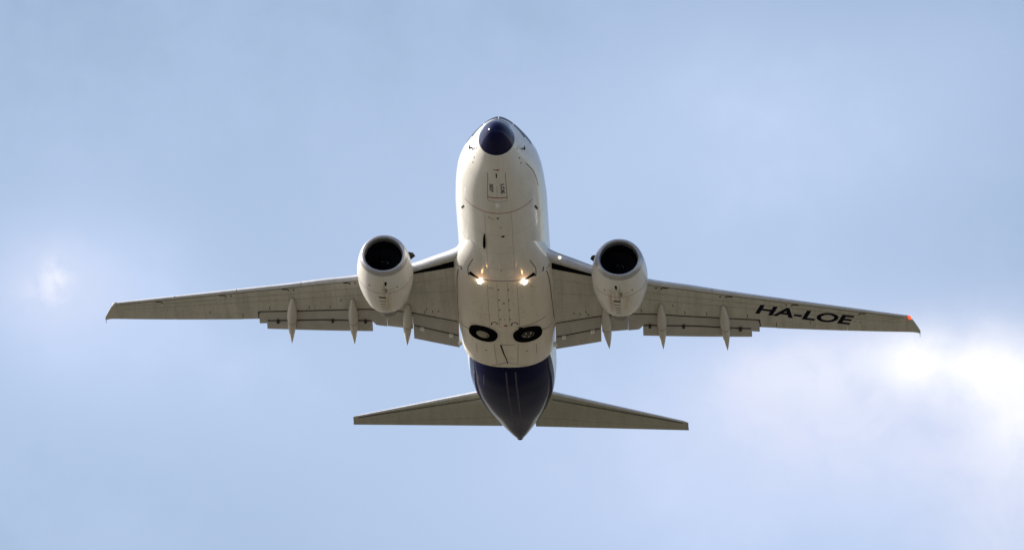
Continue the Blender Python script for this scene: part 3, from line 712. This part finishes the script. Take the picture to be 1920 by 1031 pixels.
# --- tail surfaces
HL = lin([0, .6, 1.57, 7.1], [24.6, 24.95, 25.75, 29.5]); HT = lin([0, .6, 7.25], [28.5, 28.63, 30.33])
def hz(x): return .95 + .125 * x
def tail_sec(x, l0, t0, f0=0.0, f1=1.0, th=.09, n=14):
    ch = t0 - l0; P = []
    prof = lambda t: th * ch * .5 * (math.sqrt(max(0, 1 - (1 - t / .3) ** 2)) if t < .3 else 1 - ((t - .3) / .7) ** 1.35 * .97)
    ts = [f0 + (f1 - f0) * (i / n) ** 1.6 for i in range(n + 1)]
    for t in ts: P.append((x, l0 + ch * t, hz(x) - prof(t)))
    for t in reversed(ts): P.append((x, l0 + ch * t, hz(x) + prof(t) + .001))
    return P
for sg in (-1, 1):
    bm = bmesh.new(); xs = xs_(.25, 7.08, 16)
    rows = [[(sg * p[0], p[1], p[2]) for p in tail_sec(x, HL(x), HT(x), 0, .72)] for x in xs]
    q = tail_sec(7.22, HL(7.08) + .14, HT(7.22), 0, .72, .04); rows.append([(sg * p[0], p[1], p[2]) for p in q])
    v = grid(bm, rows, 0, closed=True); cap(bm, v[0]); cap(bm, v[-1]); fixn(bm)
    HS = lambda x, y: Vector((sg * x, y, hz(x) - .045 * (HT(x) - HL(x))))
    ribbon(bm, HS, wout, [(x, HL(x) + .13 * (HT(x) - HL(x))) for x in xs_(1.5, 7.0, 12)], .05, 1, sub=2, off=.012)
    hs = build('horizontal_stabilizer', bm, ['tail', 'line'], air, sharp=40)
    bm = bmesh.new(); rows = [[(sg * p[0], p[1], p[2]) for p in tail_sec(x, HL(x), HT(x), .728, 1, n=6)] for x in xs_(.72, 7.23, 12)]
    v = grid(bm, rows, 0, closed=True); cap(bm, v[0]); cap(bm, v[-1]); fixn(bm); build('elevator', bm, 'tail', hs, sharp=40)
    bm = bmesh.new(); rows = []
    for t in range(13):
        q = t / 12; rows.append([(sg * (1.5 + 5.55 * q), HL(1.5 + 5.55 * q) - .012 + dy, hz(1.5 + 5.55 * q) + dz) for dy, dz in ((.09, -.075 + .04 * q), (.02, -.035 + .015 * q), (-.01, 0), (.02, .045 - .02 * q), (.12, .10 - .05 * q))])
    grid(bm, rows); fixn(bm); build('leading_edge', bm, 'slat', hs)
def fin_sec(z, l0, t0, f0, f1, n=12):
    ch = t0 - l0; P = []; ts = [f0 + (f1 - f0) * (i / n) ** 1.5 for i in range(n + 1)]
    prof = lambda t: .05 * ch * (math.sqrt(max(0, 1 - (1 - t / .3) ** 2)) if t < .3 else 1 - ((t - .3) / .7) ** 1.35 * .97) + .003
    for t in ts: P.append((prof(t), l0 + ch * t, z))
    for t in reversed(ts): P.append((-prof(t), l0 + ch * t, z))
    return P
fl = lin([1.2, 2.0, 2.6, 8.4], [20.6, 21.6, 23.2, 28.3]); fe = lin([1.2, 8.4], [28.9, 30.4])
zs = [1.3, 1.7, 2.0, 2.3, 2.6, 3.5, 5, 6.5, 7.8, 8.3]
bm = bmesh.new(); v = grid(bm, [fin_sec(z, fl(z), fe(z), 0, .74) for z in zs], 0, closed=True); cap(bm, v[0]); cap(bm, v[-1]); fixn(bm)
fin = build('vertical_fin', bm, 'navy', air, sharp=40)
bm = bmesh.new(); v = grid(bm, [fin_sec(z, fl(z), fe(z), .747, 1) for z in xs_(1.9, 8.25, 8)], 0, closed=True); cap(bm, v[0]); cap(bm, v[-1]); fixn(bm)
build('rudder', bm, 'navy', fin, sharp=40)
